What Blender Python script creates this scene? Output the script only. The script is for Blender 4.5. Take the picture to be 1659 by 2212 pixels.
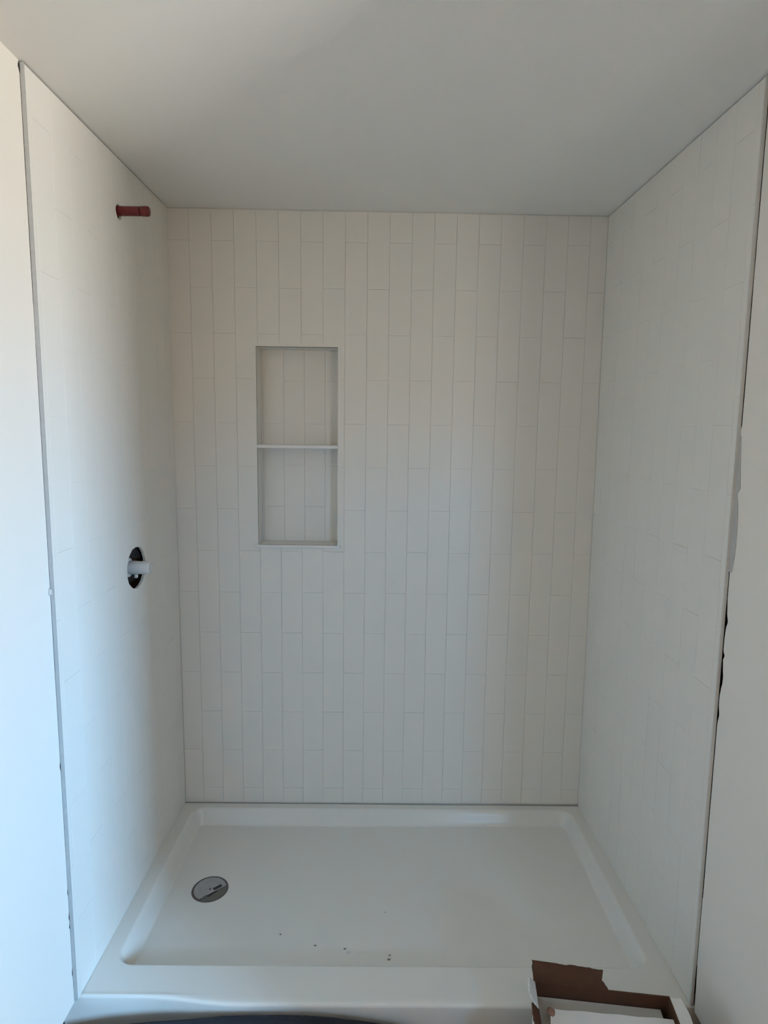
import bpy, bmesh, math, random
from mathutils import Vector, Matrix, noise
random.seed(7)
for o in list(bpy.data.objects):
    bpy.data.objects.remove(o)
sc = bpy.context.scene
C = sc.collection

# ------------------------------------------------------------------ camera
FPX, CX, CY, CZ, YAW, PITCH, ROLL = 1338.35, -0.0245, -2.2008, 1.4026, 0.0071, -0.1307, 0.0130
cam_d = bpy.data.cameras.new('camera')
cam = bpy.data.objects.new('camera', cam_d)
C.objects.link(cam)
fw = Vector((math.sin(YAW) * math.cos(PITCH), math.cos(YAW) * math.cos(PITCH), math.sin(PITCH)))
rt0 = Vector((math.cos(YAW), -math.sin(YAW), 0))
up0 = rt0.cross(fw)
rt = math.cos(ROLL) * rt0 + math.sin(ROLL) * up0
up = -math.sin(ROLL) * rt0 + math.cos(ROLL) * up0
cam.matrix_world = Matrix(((rt.x, up.x, -fw.x, CX), (rt.y, up.y, -fw.y, CY), (rt.z, up.z, -fw.z, CZ), (0, 0, 0, 1)))
cam_d.sensor_fit = 'VERTICAL'
cam_d.sensor_height = 24.0
cam_d.lens = FPX / 2212.0 * 24.0
cam_d.clip_start = 0.02
sc.camera = cam

# ------------------------------------------------------------------ daylight
SKY = (0.34, 0.69, 1.10)
GROUND = (1.0, 0.98, 0.92)
SKY_STRENGTH, GROUND_STRENGTH = 180.0, 90.0
WIN_X0, WIN_X1, WIN_Z0, WIN_Z1 = 2.25, 3.05, 0.70, 1.85
REAR_Y = -3.40
GAP_X0, GAP_X1, GAP_Z0, GAP_Z1 = 1.00, 1.22, 1.22, 1.39     # unseen opening added beside the window to brighten the back wall
world = bpy.data.worlds.new('daylight')
sc.world = world
world.use_nodes = True
nt = world.node_tree
nt.nodes.clear()
wo = nt.nodes.new('ShaderNodeOutputWorld')
bg = nt.nodes.new('ShaderNodeBackground')
tc = nt.nodes.new('ShaderNodeTexCoord')
sx = nt.nodes.new('ShaderNodeSeparateXYZ')
mr = nt.nodes.new('ShaderNodeMapRange')
mr.inputs['From Min'].default_value = -0.06
mr.inputs['From Max'].default_value = 0.06
mx = nt.nodes.new('ShaderNodeMix')
mx.data_type = 'RGBA'
mx.inputs[6].default_value = tuple(c * GROUND_STRENGTH for c in GROUND) + (1,)
mx.inputs[7].default_value = tuple(c * SKY_STRENGTH for c in SKY) + (1,)
nt.links.new(tc.outputs['Generated'], sx.inputs[0])
nt.links.new(sx.outputs['Z'], mr.inputs['Value'])
nt.links.new(mr.outputs['Result'], mx.inputs[0])
nt.links.new(mx.outputs[2], bg.inputs['Color'])
nt.links.new(bg.outputs[0], wo.inputs[0])

for nm, x0, x1, z0, z1 in (('window_portal', WIN_X0, WIN_X1, WIN_Z0, WIN_Z1), ('opening_portal', GAP_X0, GAP_X1, GAP_Z0, GAP_Z1)):
    pl = bpy.data.lights.new(nm, 'AREA')
    pl.shape = 'RECTANGLE'
    pl.size, pl.size_y = x1 - x0, z1 - z0
    pl.cycles.is_portal = True
    po = bpy.data.objects.new(nm, pl)
    C.objects.link(po)
    po.location = ((x0 + x1) / 2, REAR_Y - 0.05, (z0 + z1) / 2)
    po.rotation_euler = (math.radians(90), 0, 0)

vs = sc.view_settings
vs.view_transform = 'Standard'
vs.look = 'None'
vs.exposure = 0.0
vs.gamma = 1.0
vs.use_curve_mapping = False
sc.cycles.max_bounces = 8
sc.cycles.diffuse_bounces = 6
sc.cycles.adaptive_threshold = 0.03
sc.cycles.use_denoising = True


# ------------------------------------------------------------------ materials
def mat(name, col, rough=0.6, spec=0.3, var=0.02, scale=40, bump=0.0, bscale=250, coat=0.0, metal=0.0):
    m = bpy.data.materials.new(name)
    m.use_nodes = True
    t = m.node_tree
    b = t.nodes['Principled BSDF']
    b.inputs['Roughness'].default_value = rough
    b.inputs['Specular IOR Level'].default_value = spec
    b.inputs['Metallic'].default_value = metal
    b.inputs['Coat Weight'].default_value = coat
    co = t.nodes.new('ShaderNodeTexCoord')
    nz = t.nodes.new('ShaderNodeTexNoise')
    nz.inputs['Scale'].default_value = scale
    nz.inputs['Detail'].default_value = 4
    t.links.new(co.outputs['Object'], nz.inputs['Vector'])
    mi = t.nodes.new('ShaderNodeMix')
    mi.data_type = 'RGBA'
    mi.inputs[6].default_value = tuple(max(0, c * (1 - var)) for c in col) + (1,)
    mi.inputs[7].default_value = tuple(min(1, c * (1 + var)) for c in col) + (1,)
    t.links.new(nz.outputs['Fac'], mi.inputs[0])
    t.links.new(mi.outputs[2], b.inputs['Base Color'])
    if bump > 0:
        n2 = t.nodes.new('ShaderNodeTexNoise')
        n2.inputs['Scale'].default_value = bscale
        n2.inputs['Detail'].default_value = 3
        t.links.new(co.outputs['Object'], n2.inputs['Vector'])
        bp = t.nodes.new('ShaderNodeBump')
        bp.inputs['Strength'].default_value = bump
        bp.inputs['Distance'].default_value = 0.002
        t.links.new(n2.outputs['Fac'], bp.inputs['Height'])
        t.links.new(bp.outputs[0], b.inputs['Normal'])
    return m


M = {
    'tile': mat('satin_white_tile', (0.79, 0.765, 0.712), 0.42, 0.35, 0.012, 6),
    'grout': mat('pale_grout', (0.67, 0.655, 0.62), 0.9, 0.1, 0.08, 60),
    'trim': mat('white_edge_trim', (0.80, 0.79, 0.77), 0.4, 0.35, 0.01),
    'edge': mat('panel_cut_edge', (0.40, 0.40, 0.39), 0.8, 0.15, 0.10, 90),
    'edge_right': mat('panel_edge_pale', (0.66, 0.65, 0.62), 0.7, 0.2, 0.06, 90),
    'drywall': mat('primed_drywall', (0.825, 0.785, 0.725), 0.85, 0.15, 0.012, 5, 0.06, 300),
    'ceiling': mat('ceiling_paint', (0.84, 0.825, 0.79), 0.9, 0.1, 0.015, 5, 0.10, 260),
    'acrylic': mat('white_acrylic', (0.755, 0.745, 0.705), 0.24, 0.45, 0.008, 8),
    'dark': mat('cavity_shade_black', (0.012, 0.010, 0.011), 0.95, 0.05, 0.3, 30),
    'stud': mat('framing_timber', (0.20, 0.15, 0.12), 0.85, 0.1, 0.25, 60),
    'red': mat('red_plastic', (0.14, 0.013, 0.014), 0.33, 0.5, 0.30, 90),
    'cap': mat('milky_plastic', (0.66, 0.66, 0.65), 0.35, 0.4, 0.10, 70),
    'brass': mat('dull_brass', (0.16, 0.13, 0.08), 0.5, 0.5, 0.2, 50, metal=0.6),
    'drainring': mat('drain_ring', (0.13, 0.105, 0.105), 0.4, 0.5, 0.25, 120, metal=0.3),
    'drainbowl': mat('drain_bowl', (0.13, 0.13, 0.11), 0.45, 0.4, 0.3, 60),
    'paper': mat('drain_cover_paper', (0.37, 0.355, 0.36), 0.8, 0.15, 0.22, 55),
    'print': mat('print_and_tear_shade', (0.05, 0.05, 0.055), 0.8, 0.1, 0.3, 200),
    'kraft': mat('kraft_cardboard', (0.10, 0.050, 0.031), 0.9, 0.08, 0.12, 45, 0.15, 200),
    'white_board': mat('white_cardboard', (0.72, 0.71, 0.69), 0.75, 0.15, 0.05, 30),
    'content': mat('grey_white_board', (0.47, 0.46, 0.435), 0.8, 0.15, 0.05, 20),
    'tear': mat('torn_paper_brown', (0.30, 0.18, 0.14), 0.9, 0.1, 0.15, 60),
    'cloth': mat('dark_grey_cloth', (0.035, 0.035, 0.040), 0.9, 0.1, 0.15, 60, 0.3, 400),
    'caulk': mat('grey_caulk', (0.50, 0.495, 0.48), 0.6, 0.3, 0.10, 60),
    'rear': mat('unpainted_board', (0.37, 0.235, 0.13), 0.9, 0.1, 0.06, 8),
    'floor': mat('subfloor_board', (0.19, 0.125, 0.08), 0.8, 0.2, 0.15, 12),
    'crumb': mat('grey_crumb', (0.27, 0.27, 0.26), 0.9, 0.1, 0.3, 200),
    'white_crumb': mat('plaster_crumb', (0.75, 0.75, 0.74), 0.9, 0.1, 0.1, 200),
}


# ------------------------------------------------------------------ helpers
def link(name, me, parent=None, m=None, loc=None):
    o = bpy.data.objects.new(name, me)
    C.objects.link(o)
    if m is not None and me is not None and not me.materials:
        me.materials.append(M[m])
    if parent is not None:
        o.parent = parent
    if loc is not None:
        o.location = loc
    return o


def tag(o, label=None, cat=None, group=None, kind=None):
    if label: o['label'] = label
    if cat: o['category'] = cat
    if group: o['group'] = group
    if kind: o['kind'] = kind
    return o


def thing(name, label, cat, loc=(0, 0, 0), group=None):
    o = bpy.data.objects.new(name, None)
    C.objects.link(o)
    o.location = loc
    return tag(o, label, cat, group)


def mesh(name, verts, faces, smooth=False, fix=True):
    me = bpy.data.meshes.new(name)
    me.from_pydata([tuple(v) for v in verts], [], faces)
    if fix:
        bm = bmesh.new(); bm.from_mesh(me)
        bmesh.ops.recalc_face_normals(bm, faces=bm.faces)
        bm.to_mesh(me); bm.free()
    for p in me.polygons: p.use_smooth = smooth
    me.update()
    return me


def bevelled(me, w, seg=2):
    bm = bmesh.new(); bm.from_mesh(me)
    bmesh.ops.bevel(bm, geom=bm.edges[:], offset=w, segments=seg, affect='EDGES', profile=0.5)
    bm.to_mesh(me); bm.free()
    return me


def box_mesh(name, x0, x1, y0, y1, z0, z1, bev=0.0, off=(0, 0, 0)):
    v = [(x - off[0], y - off[1], z - off[2]) for z in (z0, z1) for y in (y0, y1) for x in (x0, x1)]
    f = [(0, 2, 3, 1), (4, 5, 7, 6), (0, 1, 5, 4), (2, 6, 7, 3), (0, 4, 6, 2), (1, 3, 7, 5)]
    me = mesh(name, v, f)
    if bev > 0: bevelled(me, bev)
    return me


def lathe(name, prof, axis='X', seg=40, smooth=True, cap=True):
    # prof: list of (t along the axis, radius)
    v, f = [], []
    for t, r in prof:
        for k in range(seg):
            a = 2 * math.pi * k / seg
            c, s = r * math.cos(a), r * math.sin(a)
            v.append({'X': (t, c, s), 'Z': (c, s, t)}[axis])
    n = len(prof)
    for i in range(n - 1):
        for k in range(seg):
            k2 = (k + 1) % seg
            f.append((i * seg + k, i * seg + k2, (i + 1) * seg + k2, (i + 1) * seg + k))
    if cap:
        f.append(tuple(range(seg)))
        f.append(tuple((n - 1) * seg + k for k in range(seg)))
    return mesh(name, v, f, smooth)


def area2(p):
    return sum(p[i][0] * p[(i + 1) % len(p)][1] - p[(i + 1) % len(p)][0] * p[i][1] for i in range(len(p)))


def clean(p):
    q = []
    for a in p:
        if not q or (abs(a[0] - q[-1][0]) + abs(a[1] - q[-1][1])) > 1e-5: q.append(a)
    if len(q) > 1 and (abs(q[0][0] - q[-1][0]) + abs(q[0][1] - q[-1][1])) < 1e-5: q.pop()
    return q


def clip(poly, quad):
    # Sutherland-Hodgman against a convex CCW polygon
    out = poly
    for i in range(len(quad)):
        a, b = quad[i], quad[(i + 1) % len(quad)]
        side = lambda p: (b[0] - a[0]) * (p[1] - a[1]) - (b[1] - a[1]) * (p[0] - a[0])
        res = []
        for j in range(len(out)):
            p, q = out[j], out[(j + 1) % len(out)]
            sp, sq = side(p), side(q)
            if sp >= 0: res.append(p)
            if (sp > 0 > sq) or (sp < 0 < sq):
                t = sp / (sp - sq)
                res.append((p[0] + (q[0] - p[0]) * t, p[1] + (q[1] - p[1]) * t))
        out = res
        if len(out) < 3: return []
    return clean(out)


def offset(poly, d):
    # inward mitred offset of a CCW polygon
    n, out = len(poly), []
    for i in range(n):
        p0, p1, p2 = Vector(poly[i - 1]), Vector(poly[i]), Vector(poly[(i + 1) % n])
        e1, e2 = (p1 - p0).normalized(), (p2 - p1).normalized()
        n1, n2 = Vector((-e1.y, e1.x)), Vector((-e2.y, e2.x))
        k = 1 + n1.dot(n2)
        m = (n1 + n2) / max(k, 0.2)
        out.append(tuple(p1 + m * d))
    return out


class Frame:
    def __init__(s, O, U, V, N):
        s.O, s.U, s.V, s.N = Vector(O), Vector(U), Vector(V), Vector(N)

    def p(s, u, v, n=0.0):
        return s.O + s.U * u + s.V * v + s.N * n


TILE_CACHE = {}


def tile(parent, fr, fid, poly, gap, thick, cham, m, n0=0.0, name='tile', seed=0):
    """one tile: chamfered prism, its face at n0 in the wall's frame, its back thick behind it"""
    poly = clean(poly)
    if area2(poly) < 0: poly = poly[::-1]
    base = offset(poly, gap / 2)
    if area2(base) < 2 * 1.5e-4: return None
    cu = sum(p[0] for p in base) / len(base)
    cv = sum(p[1] for p in base) / len(base)
    key = (fid, thick, tuple((round(p[0] - cu, 4), round(p[1] - cv, 4)) for p in base))
    me = TILE_CACHE.get(key)
    if me is None:
        top = offset(base, cham)
        n = len(base)
        v = []
        for ring, h in ((base, -thick), (base, -cham * 0.7), (top, 0.0)):
            for q in ring: v.append(fr.U * (q[0] - cu) + fr.V * (q[1] - cv) + fr.N * h)
        f = [tuple(range(n))[::-1], tuple(range(2 * n, 3 * n))]
        for r in range(2):
            for i in range(n):
                j = (i + 1) % n
                f.append((r * n + i, r * n + j, (r + 1) * n + j, (r + 1) * n + i))
        me = mesh(name, v, f)
        TILE_CACHE[key] = me
    r = random.Random(seed)
    o = link(name, me, parent, m, fr.p(cu, cv, n0 + r.uniform(-0.00012, 0.00012)))
    return o


def prism(name, fr, outline, n0, n1, *holes):
    """slab of a wall outline (list of uv), with an optional rectangular hole given as uv corners"""
    bm = bmesh.new()
    loops = [outline] + list(holes)
    for n_ in (n0, n1):
        edges = []
        for lp in loops:
            vs_ = [bm.verts.new(fr.p(u, v, n_)) for u, v in lp]
            edges += [bm.edges.new((vs_[i], vs_[(i + 1) % len(vs_)])) for i in range(len(vs_))]
        bmesh.ops.triangle_fill(bm, edges=edges, use_beauty=True, use_dissolve=False)
    bm.verts.ensure_lookup_table()
    nv = sum(len(l) for l in loops)
    k = 0
    for lp in loops:
        for i in range(len(lp)):
            j = (i + 1) % len(lp)
            bm.faces.new((bm.verts[k + i], bm.verts[k + j], bm.verts[nv + k + j], bm.verts[nv + k + i]))
        k += len(lp)
    bmesh.ops.recalc_face_normals(bm, faces=bm.faces)
    me = bpy.data.meshes.new(name)
    bm.to_mesh(me); bm.free()
    return me


def cut(o, cutters):
    """cut cutter meshes out of o and keep the result as o's own mesh"""
    mods = []
    for c in cutters:
        md = o.modifiers.new('cut', 'BOOLEAN')
        md.operation = 'DIFFERENCE'; md.solver = 'EXACT'; md.object = c
        mods.append(md)
    dg = bpy.context.evaluated_depsgraph_get()
    dg.update()
    me = bpy.data.meshes.new_from_object(o.evaluated_get(dg))
    o.modifiers.clear()
    o.data = me


# ------------------------------------------------------------------ room measures
TL, TR = Vector((-0.7521, 0, 2.1378)), Vector((0.7371, 0, 2.1315))
BL, BR = Vector((-0.7490, 0, -0.0125)), Vector((0.7471, 0, -0.0075))
DEP = 0.848
WXL = -0.7505                     # face of the left panel
PT = 0.0075                       # panels stand this far proud of the drywall
FLOOR_Z = -0.105


def wxr(y, z): return 0.7471 + 0.0097 * (-y / DEP) - 0.0098 * (z / 2.13)   # face of the right panel (leans a little)
def zceil(x, y):
    a = min(max((x + 0.75) / 1.5, 0), 1); b = min(max(-y / DEP, -0.1), 1.0)
    zb = 2.1378 * (1 - a) + 2.1315 * a; zf = 2.1284 * (1 - a) + 2.1268 * a
    return zb * (1 - b) + zf * b
def zrim(y): return -0.0105 - 0.019 * y      # the pan's rim climbs a little to the front


# ceiling
xs = [-1.0, -0.75, -0.4, 0, 0.4, 0.75, 1.0, 2.0, 3.5]
ys = [0.2, 0.0, -0.3, -0.6, -DEP, -1.3, -1.86, -2.6, REAR_Y - 0.2]
cv = [(x, y, zceil(x, y)) for y in ys for x in xs] + [(x, y, zceil(x, y) + 0.1) for y in ys for x in xs]
nx, ny = len(xs), len(ys)
cf = []
for j in range(ny - 1):
    for i in range(nx - 1):
        a = j * nx + i
        cf.append((a, a + 1, a + nx + 1, a + nx))
        b = a + nx * ny
        cf.append((b, b + nx, b + nx + 1, b + 1))
ce = link('ceiling', mesh('ceiling', cv, cf, fix=False), None, 'ceiling')
tag(ce, 'flat off-white painted ceiling over the shower alcove', 'ceiling', kind='structure')

# floor outside the shower
fl = link('floor', box_mesh('floor', -1.0, 3.5, REAR_Y - 0.2, 0.2, FLOOR_Z - 0.05, FLOOR_Z), None, 'floor')
tag(fl, 'bare brown floor in front of the shower curb', 'floor', kind='structure')

# ------------------------------------------------------------------ back wall, its tiles and its niche
FB = Frame((0, 0, 0), (1, 0, 0), (0, 0, 1), (0, -1, 0))
COLX1, COLW, ROWZ0, ROWH = -0.6800, 0.0755, 1.8806, 0.3048
NX0, NX1, NZ0, NZ1 = -0.4600, -0.1755, 0.9890, 1.6860
NDEP, SHELF_Z = 0.090, 1.3420
GT = 0.0022
quad_b = [(BL.x, BL.z + 0.0015), (BR.x, BR.z + 0.0015), (TR.x, TR.z - 0.003), (TL.x, TL.z - 0.003)]
hole = [(NX0, NZ0), (NX1, NZ0), (NX1, NZ1), (NX0, NZ1)]
wb = link('wall_back', prism('wall_back', FB, [(-0.80, -0.03), (0.80, -0.03), (0.80, 2.16), (-0.80, 2.16)], -0.014, -GT, hole), None, 'grout')
tag(wb, 'back wall of the shower faced with tall narrow white tiles', 'wall', kind='structure')

cols = []
k = -1
while True:
    a = COLX1 + COLW * k
    if a > 0.78: break
    cols.append((k + 1, a, a + COLW)); k += 1
cols[0] = (0, -0.80, COLX1)


def minus_niche(a, b, c, d):
    """rectangle a..b, c..d without the niche and its trim; at most one polygon is left of it here"""
    t = 0.0045
    x0, x1, z0, z1 = NX0 - t, NX1 + t, NZ0 - 0.009, NZ1 + t
    if b <= x0 + 1e-6 or a >= x1 - 1e-6 or d <= z0 or c >= z1: return [[(a, c), (b, c), (b, d), (a, d)]]
    out = []
    inx0, inx1 = max(a, x0), min(b, x1)
    left, right = x0 - a > 0.008, b - x1 > 0.008
    top, bot = d - z1 > 0.006, z0 - c > 0.006
    if not left and not right:
        if top: out.append([(a, z1), (b, z1), (b, d), (a, d)])
        if bot: out.append([(a, c), (b, c), (b, z0), (a, z0)])
        return out
    if left:
        if top: return [[(a, c), (x0, c), (x0, z1), (b, z1), (b, d), (a, d)]]
        if bot: return [[(a, c), (b, c), (b, z0), (x0, z0), (x0, d), (a, d)]]
        return [[(a, c), (x0, c), (x0, d), (a, d)]]
    if top: return [[(x1, c), (b, c), (b, d), (a, d), (a, z1), (x1, z1)]]
    if bot: return [[(a, c), (b, c), (b, d), (x1, d), (x1, z0), (a, z0)]]
    return [[(x1, c), (b, c), (b, d), (x1, d)]]


sd = 0
for ci, a, b in cols:
    z = ROWZ0 - (0 if ci % 2 else ROWH / 2) + 2 * ROWH
    while z > -0.05:
        c, d = z - ROWH, z
        for poly in minus_niche(a, b, c, d):
            if len(poly) == 4:
                poly = clip(poly, quad_b)
            if len(poly) >= 3:
                sd += 1
                tile(wb, FB, 'b', poly, 0.0006, 0.0020, 0.00045, 'tile', 0.0, seed=sd)
        z -= ROWH

ni = thing('wall_niche', 'tall recessed niche with a thin white middle shelf in the back wall', 'niche', ((NX0 + NX1) / 2, 0, NZ0))
nl = ni.location
def npart(name, *b, m='tile', bev=0.0):
    return link(name, box_mesh(name, *b, bev=bev, off=nl), ni, m)
npart('back_panel', NX0 - 0.012, NX1 + 0.012, NDEP, NDEP + 0.01, NZ0 - 0.012, NZ1 + 0.012, m='grout')
npart('side_panel', NX0 - 0.010, NX0, -0.0006, NDEP, NZ0, NZ1)
npart('side_panel', NX1, NX1 + 0.010, -0.0006, NDEP, NZ0, NZ1)
npart('top_panel', NX0 - 0.010, NX1 + 0.010, -0.0006, NDEP, NZ1, NZ1 + 0.010)
npart('bottom_panel', NX0 - 0.010, NX1 + 0.010, 0.004, NDEP, NZ0 - 0.010, NZ0 - 0.0005)
tag(npart('sill', NX0 - 0.014, NX1 + 0.014, -0.0075, 0.004, NZ0 - 0.0085, NZ0, m='trim', bev=0.0015), 'thin white sill lip along the bottom of the niche')
tag(npart('shelf', NX0, NX1, -0.0005, NDEP, SHELF_Z - 0.0055, SHELF_Z + 0.0055, m='trim', bev=0.0012), 'thin white shelf across the middle of the niche')
FN = Frame((-nl[0], NDEP - nl[1], -nl[2]), (1, 0, 0), (0, 0, 1), (0, -1, 0))
for ci, a, b in cols:
    if b < NX0 or a > NX1: continue
    z = ROWZ0 - (0 if ci % 2 else ROWH / 2) + 2 * ROWH
    while z > 0.5:
        poly = clip([(a, z - ROWH), (b, z - ROWH), (b, z), (a, z)], hole)
        if len(poly) >= 3:
            sd += 1
            tile(ni, FN, 'n', poly, 0.0006, 0.0016, 0.00045, 'tile', 0.0020, seed=sd)
        z -= ROWH

# ------------------------------------------------------------------ left panel: tiles, edge, holes
FL = Frame((WXL, 0, 0), (0, -1, 0), (0, 0, 1), (1, 0, 0))
FR = Frame((wxr(0, 0), 0, 0), Vector((0.0097, -DEP, 0)) / DEP, Vector((-0.0098 / 2.13, 0, 1)), (-1, 0, 0))
VALVE = (0.378, 0.986)            # (distance from the back wall, height)
STUB = (0.399, 1.992)


def side_panel(name, fr, fid, label):
    q = [(-0.012, BL.z - 0.004), (DEP - 0.004, zrim(-DEP) + 0.0015), (DEP - 0.004, zceil(fr.O.x, -DEP) - 0.0035), (-0.012, zceil(fr.O.x, 0) - 0.0035)]
    o = link(name, prism(name, fr, q, -PT, -0.0012), None, 'tile')
    tag(o, label, 'wall', kind='structure')
    qt = [(0.0, BL.z + 0.001), (DEP - 0.0035, zrim(-DEP) + 0.0025), (DEP - 0.0035, zceil(fr.O.x, -DEP) - 0.0035), (0.0, zceil(fr.O.x, 0) - 0.0035)]
    tiles = []
    for i in range(12):
        a, b = i * 0.0762 - 0.012, (i + 1) * 0.0762 - 0.012
        z = ROWZ0 - (0 if i % 2 else ROWH / 2) + 2 * ROWH
        while z > -0.05:
            poly = clip([(a, z - ROWH), (b, z - ROWH), (b, z), (a, z)], qt)
            if len(poly) >= 3:
                t = tile(o, fr, fid, poly, 0.0005, 0.0012, 0.0003, 'tile', 0.0, seed=i * 77 + int(z * 100))
                if t: tiles.append((t, poly))
            z -= ROWH
    # slim edge trim that closes the panel's front end
    e = prism('edge_trim', fr, [(DEP - 0.0035, zrim(-DEP) + 0.002), (DEP, zrim(-DEP) + 0.002), (DEP, zceil(fr.O.x, -DEP) - 0.002), (DEP - 0.0035, zceil(fr.O.x, -DEP) - 0.002)], -PT, 0.0004)
    bevelled(e, 0.0010, 2)
    link('edge_trim', e, o, 'edge' if fid == 'l' else 'edge_right')
    return o, tiles


wl, ltiles = side_panel('wall_left', FL, 'l', 'left shower wall with the round valve hole and red pipe stub')
wr, rtiles = side_panel('wall_right', FR, 'r', 'right shower wall panel, plain white and in shade')

# rough round hole for the valve and a smaller one for the pipe stub
def hole_cutter(u, v, r, rag, seed, seg=44, ru=1.0):
    rr = random.Random(seed)
    pts = []
    for k in range(seg):
        a = 2 * math.pi * k / seg
        pts.append((u + ru * r * math.cos(a) * (1 + rag * rr.uniform(-1, 1)), v + r * math.sin(a) * (1 + rag * rr.uniform(-1, 1))))
    return link('cutter', prism('cutter', FL, pts, -0.03, 0.02))
cut_v = hole_cutter(VALVE[0], VALVE[1], 0.0625, 0.022, 3, ru=1.13)
cut_s = hole_cutter(STUB[0] + 0.004, STUB[1] - 0.004, 0.0195, 0.05, 5, 24)
bpy.context.view_layer.update()
cut(wl, [cut_v, cut_s])
for t, poly in ltiles:
    for (u, v), r, c in ((VALVE, 0.08, cut_v), (STUB, 0.03, cut_s)):
        us, vs2 = [p[0] for p in poly], [p[1] for p in poly]
        if min(us) < u + r and max(us) > u - r and min(vs2) < v + r and max(vs2) > v - r:
            t.data = t.data.copy()
            cut(t, [c])
for c in (cut_v, cut_s): bpy.data.objects.remove(c)

# ------------------------------------------------------------------ drywall of the room in front
def drywall(name, fr, gapf, zlow, u_end, label, step=0.006):
    """drywall face 7.5 mm behind the panel face; its raw edge leaves an uneven open joint beside the panel"""
    zc = zceil(fr.O.x, -DEP)
    outline = []
    z = zlow
    edge = []
    while z < zc:
        edge.append((DEP + gapf(z), z)); z += step
    edge.append((DEP + gapf(zc), zc + 0.01))
    outline = [(u_end, zlow), (u_end, zc + 0.01)] + edge[::-1]
    o = link(name, prism(name, fr, outline, -PT - 0.0125, -PT - 0.0002), None, 'drywall')
    return tag(o, label, 'wall', kind='structure')


def nz1(z, s, k): return noise.noise(Vector((z * s, k, 0.3)))
def chip(z, c, w, d): return d * max(0, 1 - abs(z - c) / w)
def gap_left(z):
    g = 0.0004 + 0.0006 * max(0, nz1(z, 9, 1.7)) + 0.0003 * max(0, nz1(z, 60, 4.1))
    for c, w, d in ((0.235, 0.012, 0.0035), (0.300, 0.010, 0.0025), (0.62, 0.012, 0.003), (0.21, 0.006, 0.004), (0.085, 0.012, 0.003), (2.118, 0.012, 0.006)): g += chip(z, c, w, d)
    if 1.66 > z > 1.575: g = 0
    return g
def gap_right(z):
    g = 0.0021 + 0.0007 * nz1(z, 5, 2.2) + 0.0004 * nz1(z, 40, 9.2)
    if 1.15 < z < 1.42: g = 0.0
    if z < 0.30 and z > 0.12: g *= 0.45
    if z <= 0.12: g = 0.0022 + 0.035 * (0.12 - z)
    for c, w, d in ((0.99, 0.05, 0.006), (0.985, 0.015, 0.005), (0.905, 0.010, 0.010), (0.855, 0.045, 0.011), (0.765, 0.022, 0.006)): g += chip(z, c, w, d * (0.6 + 0.5 * abs(nz1(z, 120, 3))))
    return g
drywall('wall_left_front', FL, gap_left, 0.004, -REAR_Y + 0.05, 'bright bare drywall left of the shower opening')
drywall('wall_right_front', FR, gap_right, -0.005, 1.86, 'bare beige drywall right of the shower opening')

# near-black linings, the cavity's shade put into their colour, behind joints and holes
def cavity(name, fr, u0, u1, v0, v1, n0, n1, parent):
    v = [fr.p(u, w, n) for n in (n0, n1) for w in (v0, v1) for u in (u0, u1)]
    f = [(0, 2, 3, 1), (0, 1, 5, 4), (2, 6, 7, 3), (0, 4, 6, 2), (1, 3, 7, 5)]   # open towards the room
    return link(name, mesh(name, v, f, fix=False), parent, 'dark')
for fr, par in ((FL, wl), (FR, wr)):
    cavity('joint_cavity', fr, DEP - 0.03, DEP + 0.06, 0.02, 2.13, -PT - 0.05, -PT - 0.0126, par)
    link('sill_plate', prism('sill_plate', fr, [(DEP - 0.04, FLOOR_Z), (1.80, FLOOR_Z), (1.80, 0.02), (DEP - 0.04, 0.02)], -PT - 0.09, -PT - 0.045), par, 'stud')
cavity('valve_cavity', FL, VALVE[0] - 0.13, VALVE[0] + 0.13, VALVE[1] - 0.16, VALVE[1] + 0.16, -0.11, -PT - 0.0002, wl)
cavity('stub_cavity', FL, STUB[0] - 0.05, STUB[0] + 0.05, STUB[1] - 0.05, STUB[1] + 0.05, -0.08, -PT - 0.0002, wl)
link('stud', prism('stud', FL, [(VALVE[0] - 0.122, VALVE[1] - 0.15), (VALVE[0] - 0.108, VALVE[1] - 0.15), (VALVE[0] - 0.108, VALVE[1] + 0.15), (VALVE[0] - 0.122, VALVE[1] + 0.15)], -0.10, -0.030), wl, 'stud')

# smeared caulk over the right joint, a blob on the left one
cq = []
for k in range(25):
    z = 1.10 + 0.30 * k / 24
    wv = 0.0165 * math.sin(math.pi * min(1, (k + 1.5) / 16)) ** 0.6 if k < 15 else 0.0165 * (1 - (k - 14) / 11.5)
    cq.append((DEP + 0.002 + max(0.0015, wv * (1 + 0.15 * nz1(z, 50, 2))), z))
cq = [(DEP - 0.001, 1.10)] + cq + [(DEP - 0.001, 1.40)]
link('caulk', prism('caulk', FR, cq, -PT - 0.0005, -PT + 0.0016), wr, 'caulk')


def blob(name, center, rad, seed, amp=0.25, sub=2):
    bm = bmesh.new()
    bmesh.ops.create_icosphere(bm, subdivisions=sub, radius=1)
    for v in bm.verts:
        k = 1 + amp * noise.noise(v.co * 1.7 + Vector((seed, seed * 0.7, 1)))
        v.co = Vector((v.co.x * rad[0], v.co.y * rad[1], v.co.z * rad[2])) * k
    me = bpy.data.meshes.new(name)
    bm.to_mesh(me); bm.free()
    for p in me.polygons: p.use_smooth = True
    return me
link('caulk_blob', blob('caulk_blob', None, (0.005, 0.006, 0.009), 3), wl, 'caulk', (WXL - PT + 0.002, -DEP - 0.003, 1.036))

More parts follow.
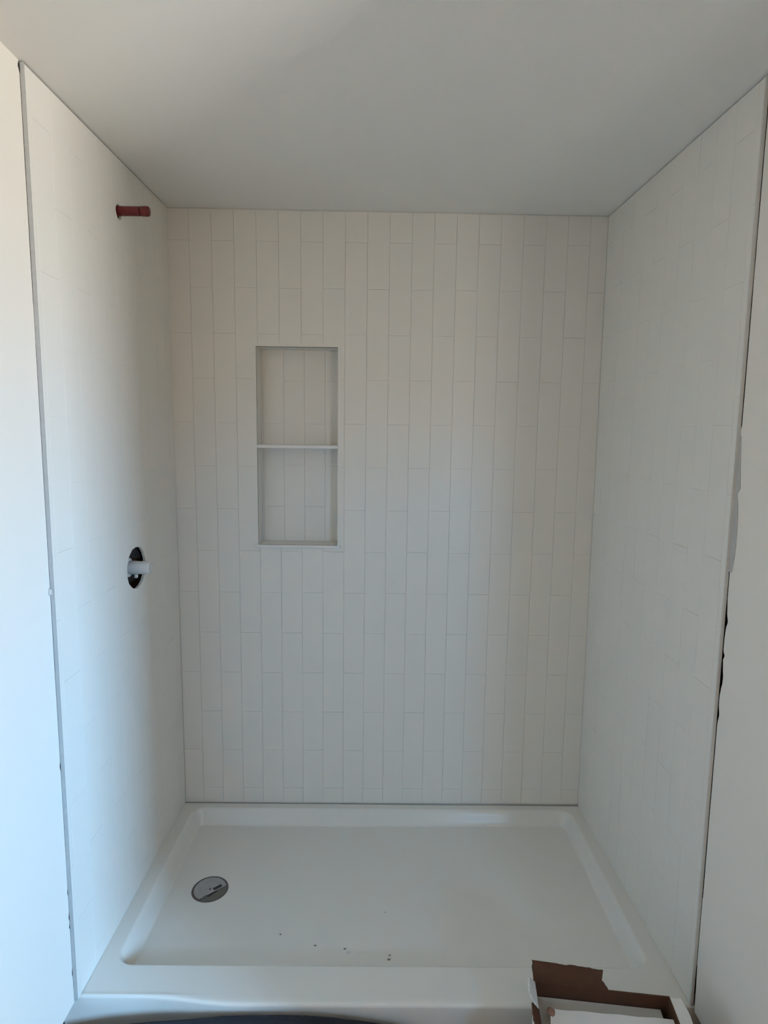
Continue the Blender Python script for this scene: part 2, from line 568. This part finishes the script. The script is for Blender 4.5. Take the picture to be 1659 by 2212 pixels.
# ------------------------------------------------------------------ walls behind the camera, out of the frame
def wall(name, b, label):
    o = link(name, box_mesh(name, *b), None, 'rear')
    return tag(o, label, 'wall', kind='structure')
ZT = 2.16
wall('wall_partition', (wxr(-1.86, 1) + PT + 0.013, 3.5, -1.86, -1.74, FLOOR_Z, ZT), 'drywall partition turning away right of the shower')
wall('wall_side', (3.30, 3.42, REAR_Y - 0.1, -1.80, FLOOR_Z, ZT), 'drywall side wall of the room behind the viewer')
FX = Frame((0, REAR_Y, 0), (1, 0, 0), (0, 0, 1), (0, 1, 0))
wre = link('wall_rear', prism('wall_rear', FX, [(-0.9, FLOOR_Z), (3.5, FLOOR_Z), (3.5, ZT), (-0.9, ZT)], -0.10, 0.0,
           [(WIN_X0, WIN_Z0), (WIN_X1, WIN_Z0), (WIN_X1, WIN_Z1), (WIN_X0, WIN_Z1)],
           [(GAP_X0, GAP_Z0), (GAP_X1, GAP_Z0), (GAP_X1, GAP_Z1), (GAP_X0, GAP_Z1)]), None, 'rear')
tag(wre, 'drywall rear wall with the window that lights the room', 'wall', kind='structure')
wn = thing('window_1', 'white framed window in the rear wall', 'window', ((WIN_X0 + WIN_X1) / 2, REAR_Y, WIN_Z0))
wn['kind'] = 'structure'
for b in ((WIN_X0, WIN_X0 + 0.04, WIN_Z0, WIN_Z1), (WIN_X1 - 0.04, WIN_X1, WIN_Z0, WIN_Z1), (WIN_X0 + 0.04, WIN_X1 - 0.04, WIN_Z0, WIN_Z0 + 0.04), (WIN_X0 + 0.04, WIN_X1 - 0.04, WIN_Z1 - 0.04, WIN_Z1)):
    link('window_frame', box_mesh('window_frame', b[0], b[1], REAR_Y - 0.085, REAR_Y - 0.035, b[2], b[3], off=wn.location), wn, 'trim')
# outer skins that keep daylight out of the wall cavities
wall('wall_left_outer', (-1.0, -0.90, REAR_Y - 0.2, 0.2, FLOOR_Z, ZT), 'outer face of the left wall, hidden')
wall('wall_right_outer', (0.90, 1.0, -1.80, 0.2, FLOOR_Z, ZT), 'outer face of the right wall, hidden')
wall('wall_back_outer', (-1.0, 1.0, 0.14, 0.24, FLOOR_Z, ZT), 'outer face of the back wall, hidden')

# ------------------------------------------------------------------ shower pan
def sstep(a, b, x):
    t = min(max((x - a) / (b - a), 0), 1)
    return t * t * (3 - 2 * t)
DRAIN = (-0.552, -0.392)
BX0, BX1, BY0, BY1, BR_ = -0.706, 0.706, -0.737, -0.036, 0.045
def basin_sd(x, y):
    cx, cy = (BX0 + BX1) / 2, (BY0 + BY1) / 2
    qx, qy = abs(x - cx) - (BX1 - BX0) / 2 + BR_, abs(y - cy) - (BY1 - BY0) / 2 + BR_
    return -(math.hypot(max(qx, 0), max(qy, 0)) + min(max(qx, qy), 0) - BR_)
def yfront(x): return -0.852 + 0.020 * (1 - sstep(-0.60, -0.36, x)) + 0.004 * sstep(0.4, 0.75, x)
def zpan(x, y):
    s = basin_sd(x, y)
    d = math.hypot(x - DRAIN[0], y - DRAIN[1])
    fl_ = 0.046 + 0.010 * max(0, 1 - d / 1.3)
    z = zrim(max(y, -DEP)) - fl_ * sstep(-0.004, 0.030, s)
    return z
PXL, PXR = -0.798, 0.798
def spread(a, b, n, dense):
    out = [a + (b - a) * i / n for i in range(n + 1)]
    for c, w, m_ in dense: out += [c - w + 2 * w * i / m_ for i in range(m_ + 1)]
    out = sorted(set(round(v, 5) for v in out if a <= v <= b))
    r = [out[0]]
    for v in out[1:]:
        if v - r[-1] > 0.0012: r.append(v)
    return r
gx = spread(PXL, PXR, 90, [(BX0 + 0.02, 0.035, 26), (BX1 - 0.02, 0.035, 26)])
gy = spread(-0.826, 0.006, 70, [(BY0 + 0.012, 0.03, 26), (BY1 - 0.015, 0.035, 28)])[::-1]
pv, pf = [], []
for y in gy:
    for x in gx: pv.append((x, y, zpan(x, y)))
RND = 0.009
rows = len(gy)
for i in range(1, 10):
    for x in gx:
        yf = yfront(x)
        if i <= 3:
            y = -0.826 + (yf + RND + 0.826) * i / 4 if yf + RND < -0.826 else -0.826 - 0.0003 * i
            pv.append((x, y, zrim(-DEP) - 0.0003 * i * (1 - sstep(-0.60, -0.36, x))))
        else:
            a = (i - 3) / 6 * math.pi / 2
            yb = min(yf + RND, -0.8275)
            rr = yb - yf
            pv.append((x, yb - rr * math.sin(a), zrim(-DEP) - RND * (1 - math.cos(a))))
    rows += 1
for zz in (-0.03, -0.06, FLOOR_Z + 0.001):
    for x in gx: pv.append((x, yfront(x) + 0.10 * (zrim(-DEP) - RND - zz), zz))
    rows += 1
W_ = len(gx)
for j in range(rows - 1):
    for i in range(W_ - 1):
        a = j * W_ + i
        pf.append((a, a + W_, a + W_ + 1, a + 1))
pan = thing('shower_pan', 'low white acrylic shower base with a raised front curb', 'shower base', (0, -0.42, FLOOR_Z))
pme = mesh('basin', [(x, y + 0.42, z - FLOOR_Z) for x, y, z in pv], pf, smooth=True, fix=False)
link('basin', pme, pan, 'acrylic')

# drain
dz = zpan(*DRAIN)
dr = thing('shower_drain', 'round drain near the left wall covered with torn grey paper', 'drain', (DRAIN[0], DRAIN[1], dz))
R0 = 0.0575
link('ring', lathe('ring', [(0.0002, R0), (0.0022, R0 - 0.0006), (0.0022, R0 - 0.0062), (0.0004, R0 - 0.0070), (0.0002, R0 - 0.003)], 'Z', 64, cap=False), dr, 'drainring')
link('bowl', lathe('bowl', [(0.0016, R0 - 0.004), (0.0013, 0.001)], 'Z', 48, cap=False), dr, 'drainbowl')
def disc_seg(name, r, nx_, ny_, dist, z0, z1):
    """a disc of radius r cut off along the line n.p = dist"""
    pts = []
    for k in range(120):
        a = 2 * math.pi * k / 120
        p = Vector((r * math.cos(a), r * math.sin(a)))
        if p.x * nx_ + p.y * ny_ <= dist: pts.append((k, p))
    # start after the cut
    ks = [k for k, _ in pts]
    s = next((i for i in range(len(ks)) if (ks[i] - ks[i - 1]) % 120 > 1), 0)
    ring = [tuple(pts[(s + i) % len(pts)][1]) for i in range(len(pts))]
    # ragged tear between the two ends
    a, b = Vector(ring[-1]), Vector(ring[0])
    rr = random.Random(2)
    for i in range(1, 9):
        q = a.lerp(b, i / 9)
        ring.append((q.x + nx_ * rr.uniform(-0.002, 0.0016), q.y + ny_ * rr.uniform(-0.002, 0.0016)))
    f_ = Frame((0, 0, 0), (1, 0, 0), (0, 1, 0), (0, 0, 1))
    return prism(name, f_, ring, z0, z1)
TA = math.radians(-50)
cover = link('paper_cover', disc_seg('paper_cover', R0 - 0.0076, math.cos(TA), math.sin(TA), 0.0200, 0.0026, 0.0034), dr, 'paper')
tag(cover, 'torn grey paper cover')
def patch(name, pts, z0, z1, m, parent):
    return link(name, prism(name, Frame((0, 0, 0), (1, 0, 0), (0, 1, 0), (0, 0, 1)), pts, z0, z1), parent, m)
patch('printed_mark', [(0.008, 0.001), (0.030, 0.020), (0.037, 0.011), (0.016, -0.007)], 0.0034, 0.00365, 'print', cover)
patch('printed_mark', [(-0.002, -0.001), (0.003, 0.003), (0.003, -0.005), (-0.001, -0.007)], 0.0034, 0.00365, 'print', cover)
patch('tear_shade', [(-0.004, -0.0300), (0.024, -0.006), (0.027, -0.0100), (0.004, -0.0330)], 0.0016, 0.0019, 'print', dr)  # solid near-black strip, the shade inside the tear put into its colour

# ------------------------------------------------------------------ valve and pipe stub on the left wall
va = thing('shower_valve', 'unfinished shower valve with a milky plastic cap in the left wall hole', 'valve', (WXL, -VALVE[0], VALVE[1]))
link('cap', lathe('cap', [(-0.030, 0.0205), (-0.004, 0.0205), (0.006, 0.0195), (0.030, 0.0190), (0.040, 0.0182), (0.0425, 0.0165), (0.0425, 0.0120), (0.0400, 0.0110)], 'X', 40), va, 'cap')
link('collar', lathe('collar', [(-0.034, 0.026), (-0.033, 0.0290), (-0.022, 0.0290), (-0.0205, 0.0265), (-0.0205, 0.0205)], 'X', 40), va, 'cap')
link('valve_body', lathe('valve_body', [(-0.100, 0.022), (-0.060, 0.022), (-0.060, 0.030), (-0.034, 0.030)], 'X', 32), va, 'brass')
ft = box_mesh('foot_tab', -0.004, 0.0030, -0.010, 0.002, -0.030, -0.0195, 0.001)
link('foot_tab', ft, va, 'cap')

st = thing('pipe_stub', 'short red plastic pipe stub sticking out high on the left wall', 'pipe', (WXL, -STUB[0], STUB[1]))
prof = [(-0.060, 0.0125)]
for k in range(11):
    x0 = -0.010 + k * 0.0062
    prof += [(x0, 0.0120), (x0 + 0.0016, 0.0130), (x0 + 0.0040, 0.0130), (x0 + 0.0056, 0.0121)]
prof += [(0.0600, 0.0121), (0.0612, 0.0134), (0.0780, 0.0134), (0.0815, 0.0124), (0.0830, 0.0100)]
link('threaded_body', lathe('threaded_body', prof[:-5], 'X', 36), st, 'red')
link('end_cap', lathe('end_cap', prof[-5:] + [(0.0835, 0.004)], 'X', 36), st, 'red')

# ------------------------------------------------------------------ cardboard box at the curb
def px2z(px, py, z):
    d = fw + rt * ((px - 829.5) / FPX) - up * ((py - 1106) / FPX)
    o = Vector((CX, CY, CZ))
    return o + d * ((z - CZ) / d.z)
RIM = 0.135
A = px2z(1153, 2121, RIM)
B = px2z(1446, 2152, RIM)
BU = (B - A).normalized()
BW = (B - A).length
BN = Vector((BU.y, -BU.x, 0))      # from the back side towards the viewer
BD = 0.26
bx = thing('cardboard_box', 'open torn cardboard box, white outside and brown inside, before the curb', 'box', (A + BU * BW / 2 + BN * BD / 2).to_2d().to_3d() + Vector((0, 0, FLOOR_Z)))
bo = bx.location
TH = 0.0035


def card(name, fr, outline, m_in='kraft', m_out='white_board', th=TH, parent=bx, rag=0.0, seed=1):
    """a sheet of board; its +N side is the inside of the box"""
    rr = random.Random(seed)
    pts = []
    for i in range(len(outline)):
        a, b = Vector(outline[i][:2]), Vector(outline[(i + 1) % len(outline)][:2])
        pts.append(tuple(a))
        if len(outline[i]) > 2 and outline[i][2]:
            n_ = 7
            for k_ in range(1, n_):
                q = a.lerp(b, k_ / n_)
                e = (b - a).normalized()
                w_ = rr.uniform(-1, 1) * rag
                pts.append((q.x - e.y * w_, q.y + e.x * w_))
    me = prism(name, fr, pts, 0.0, th)
    me.materials.append(M[m_out]); me.materials.append(M[m_in])
    nn = fr.N.normalized()
    for p in me.polygons:
        p.material_index = 1 if p.normal.dot(nn) > 0.5 or abs(p.normal.dot(nn)) < 0.5 else 0
    return link(name, me, parent)


H_ = RIM - FLOOR_Z
fb = Frame(A - bo, BU, (0, 0, 1), BN); fb.O.z = 0
card('side_panel', fb, [(0, 0.001), (BW, 0.001), (BW, H_), (0, H_)])
fl_ = Frame(A + BN * BD - bo, -BN, (0, 0, 1), BU); fl_.O.z = 0
card('side_panel', fl_, [(0, 0.001), (BD, 0.001), (BD, H_), (0, H_)])
fr_ = Frame(B - bo, BN, (0, 0, 1), -BU); fr_.O.z = 0
card('side_panel', fr_, [(0, 0.001), (BD, 0.001), (BD, H_), (0, H_)])
ff = Frame(B + BN * BD - bo, -BU, (0, 0, 1), -BN); ff.O.z = 0
card('side_panel', ff, [(0, 0.001), (BW, 0.001), (BW, H_), (0, H_)])
link('base', prism('base', Frame((A - bo).to_2d().to_3d(), BU, BN, (0, 0, 1)), [(0.002, 0.002), (BW - 0.002, 0.002), (BW - 0.002, BD - 0.002), (0.002, BD - 0.002)], 0.001, 0.004), bx, 'kraft')

# back flap: stands up, torn away on the right
up_b = (Vector((0, 0, 1)) - BN * 0.10).normalized()
fbf = Frame(A - bo, BU, up_b, BN); fbf.O.z = H_
card('flap', fbf, [(-0.002, 0.0005), (0.168, 0.0005, 1), (0.152, 0.022), (0.154, 0.046, 1), (0.100, 0.048, 1), (0.050, 0.050), (-0.006, 0.052, 1)], rag=0.0016, seed=4)
# left flap: white, leaning out; a torn brown piece of it hangs in front
ul = (Vector((0, 0, 1)) - BU * 0.75).normalized()
flf = Frame(A + BN * 0.20 - bo, -BN, ul, BU + Vector((0, 0, 0.75))); flf.N.normalize(); flf.O.z = H_
card('flap', flf, [(0.130, 0.0005), (0.198, 0.0005), (0.190, 0.024, 1), (0.140, 0.034, 1)], m_in='white_board', rag=0.002, seed=9)
card('flap', flf, [(0.060, 0.0005), (0.128, 0.0005), (0.124, 0.026, 1), (0.080, 0.030, 1)], rag=0.002, seed=10)
# right flap: leans outwards
ur = (Vector((0, 0, 1)) * 0.35 + BU * 1.0).normalized()
frf = Frame(B - bo, BN, ur, (ur.cross(BN)).normalized()); frf.O.z = H_
card('flap', frf, [(0.004, 0.0005), (0.120, 0.0005), (0.118, 0.030, 1), (0.010, 0.022, 1)], m_in='white_board', rag=0.002, seed=12)
# front flap folded inwards over the contents, its free edge short of the back side
CONT_Z = RIM - 0.030
ffl = Frame(A + BN * 0.050 - bo, BU, BN, (0, 0, 1)); ffl.O.z = CONT_Z + 0.014 - FLOOR_Z
fo = card('flap', ffl, [(0.030, 0.002, 1), (BW - 0.006, -0.004), (BW - 0.004, BD - 0.055), (0.006, BD - 0.055)], m_in='white_board', rag=0.0012, seed=15)
tp = link('torn_patch', blob('torn_patch', None, (0.0085, 0.012, 0.0012), 8, 0.2), bx, 'tear', (A + BU * 0.031 + BN * 0.060 - bo).to_2d().to_3d() + Vector((0, 0, CONT_Z + 0.0185 - FLOOR_Z)))
tag(tp, 'brown torn paper patch')

con = link('packing_board', prism('packing_board', Frame((A - (A + B) / 2).to_2d().to_3d(), BU, BN, (0, 0, 1)),
           [(0.008, 0.007), (BW - 0.020, 0.007), (BW - 0.020, BD - 0.008), (0.008, BD - 0.008)], 0.0, CONT_Z - FLOOR_Z - 0.0045), None, 'content')
con.location = ((A + B) / 2).to_2d().to_3d() + Vector((0, 0, FLOOR_Z + 0.0045))
tag(con, 'grey-white packing board lying inside the open cardboard box', 'board')

# ------------------------------------------------------------------ dark sheet leaning on the curb's face
def px2y(px, py, y):
    d = fw + rt * ((px - 829.5) / FPX) - up * ((py - 1106) / FPX)
    o = Vector((CX, CY, CZ))
    return o + d * ((y - CY) / d.y)
TOPY = -0.872
edge_pts = [px2y(px, py, TOPY) for px, py in ((180, 2228), (230, 2219), (270, 2212), (340, 2206), (420, 2200), (480, 2195), (540, 2193), (600, 2193), (660, 2194), (720, 2198), (780, 2206), (830, 2213), (880, 2222))]
sv, sf = [], []
NS = 9
for side in (0, 1):
    for p in edge_pts:
        for k in range(NS + 1):
            t = k / NS                       # 0 at the top edge, 1 on the floor
            h = p.z - FLOOR_Z - 0.002
            y = TOPY - 0.055 * t ** 1.6 + 0.004 * noise.noise(Vector((p.x * 7, t * 2, 1)))
            sv.append((p.x, y - 0.004 * (1 - side), FLOOR_Z + 0.002 + h * (1 - t) + (0 if side == 0 else 0.0)))
NP = len(edge_pts)
def sid(side, i, k): return side * NP * (NS + 1) + i * (NS + 1) + k
for i in range(NP - 1):
    for k in range(NS):
        sf.append((sid(0, i, k), sid(0, i + 1, k), sid(0, i + 1, k + 1), sid(0, i, k + 1)))
        sf.append((sid(1, i, k), sid(1, i, k + 1), sid(1, i + 1, k + 1), sid(1, i + 1, k)))
    sf.append((sid(0, i, 0), sid(1, i, 0), sid(1, i + 1, 0), sid(0, i + 1, 0)))
    sf.append((sid(0, i, NS), sid(0, i + 1, NS), sid(1, i + 1, NS), sid(1, i, NS)))
for i in (0, NP - 1):
    for k in range(NS):
        q = (sid(0, i, k), sid(0, i, k + 1), sid(1, i, k + 1), sid(1, i, k))
        sf.append(q if i == 0 else q[::-1])
org = Vector((edge_pts[6].x, TOPY - 0.03, FLOOR_Z))
bun = link('floor_sheet', mesh('floor_sheet', [Vector(v) - org for v in sv], sf, smooth=False), None, 'cloth', org)
tag(bun, 'dark grey sheet with an arched edge leaning on the front of the shower curb', 'sheet')

# ------------------------------------------------------------------ crumbs and scuffs on the pan floor
def on_pan(px, py):
    p = px2z(px, py, -0.05)
    for _ in range(4): p = px2z(px, py, zpan(p.x, p.y))
    return p
for k, (px, py, r, m) in enumerate(((606, 2019, 0.0028, 'crumb'), (681, 2043, 0.0034, 'crumb'), (745, 2050, 0.0035, 'crumb'), (752, 2057, 0.0055, 'white_crumb'), (772, 2059, 0.0028, 'white_crumb'), (840, 2073, 0.0038, 'crumb'), (842, 2064, 0.0030, 'crumb'), (832, 1971, 0.0018, 'crumb'))):
    p = on_pan(px, py)
    c = link('plaster_crumb', blob('plaster_crumb', None, (r * 1.15, r * 0.8, 0.0010), k * 1.9 + 1, 0.6), None, m, (p.x, p.y, p.z + 0.0009))
    lab = ('leftmost tiny dark crumb on the shower floor near the front curb', 'second tiny dark crumb from the left on the shower floor', 'tiny dark crumb right behind the white plaster specks on the shower floor',
           'larger white plaster speck on the shower floor near the front curb', 'smaller white plaster speck, right of the larger one', 'front one of the paired dark crumbs nearest the curb',
           'rear one of the paired dark crumbs nearest the curb', 'lone dark speck farthest from the curb on the shower floor')[k]
    tag(c, lab, 'crumb', 'crumbs on the shower floor')
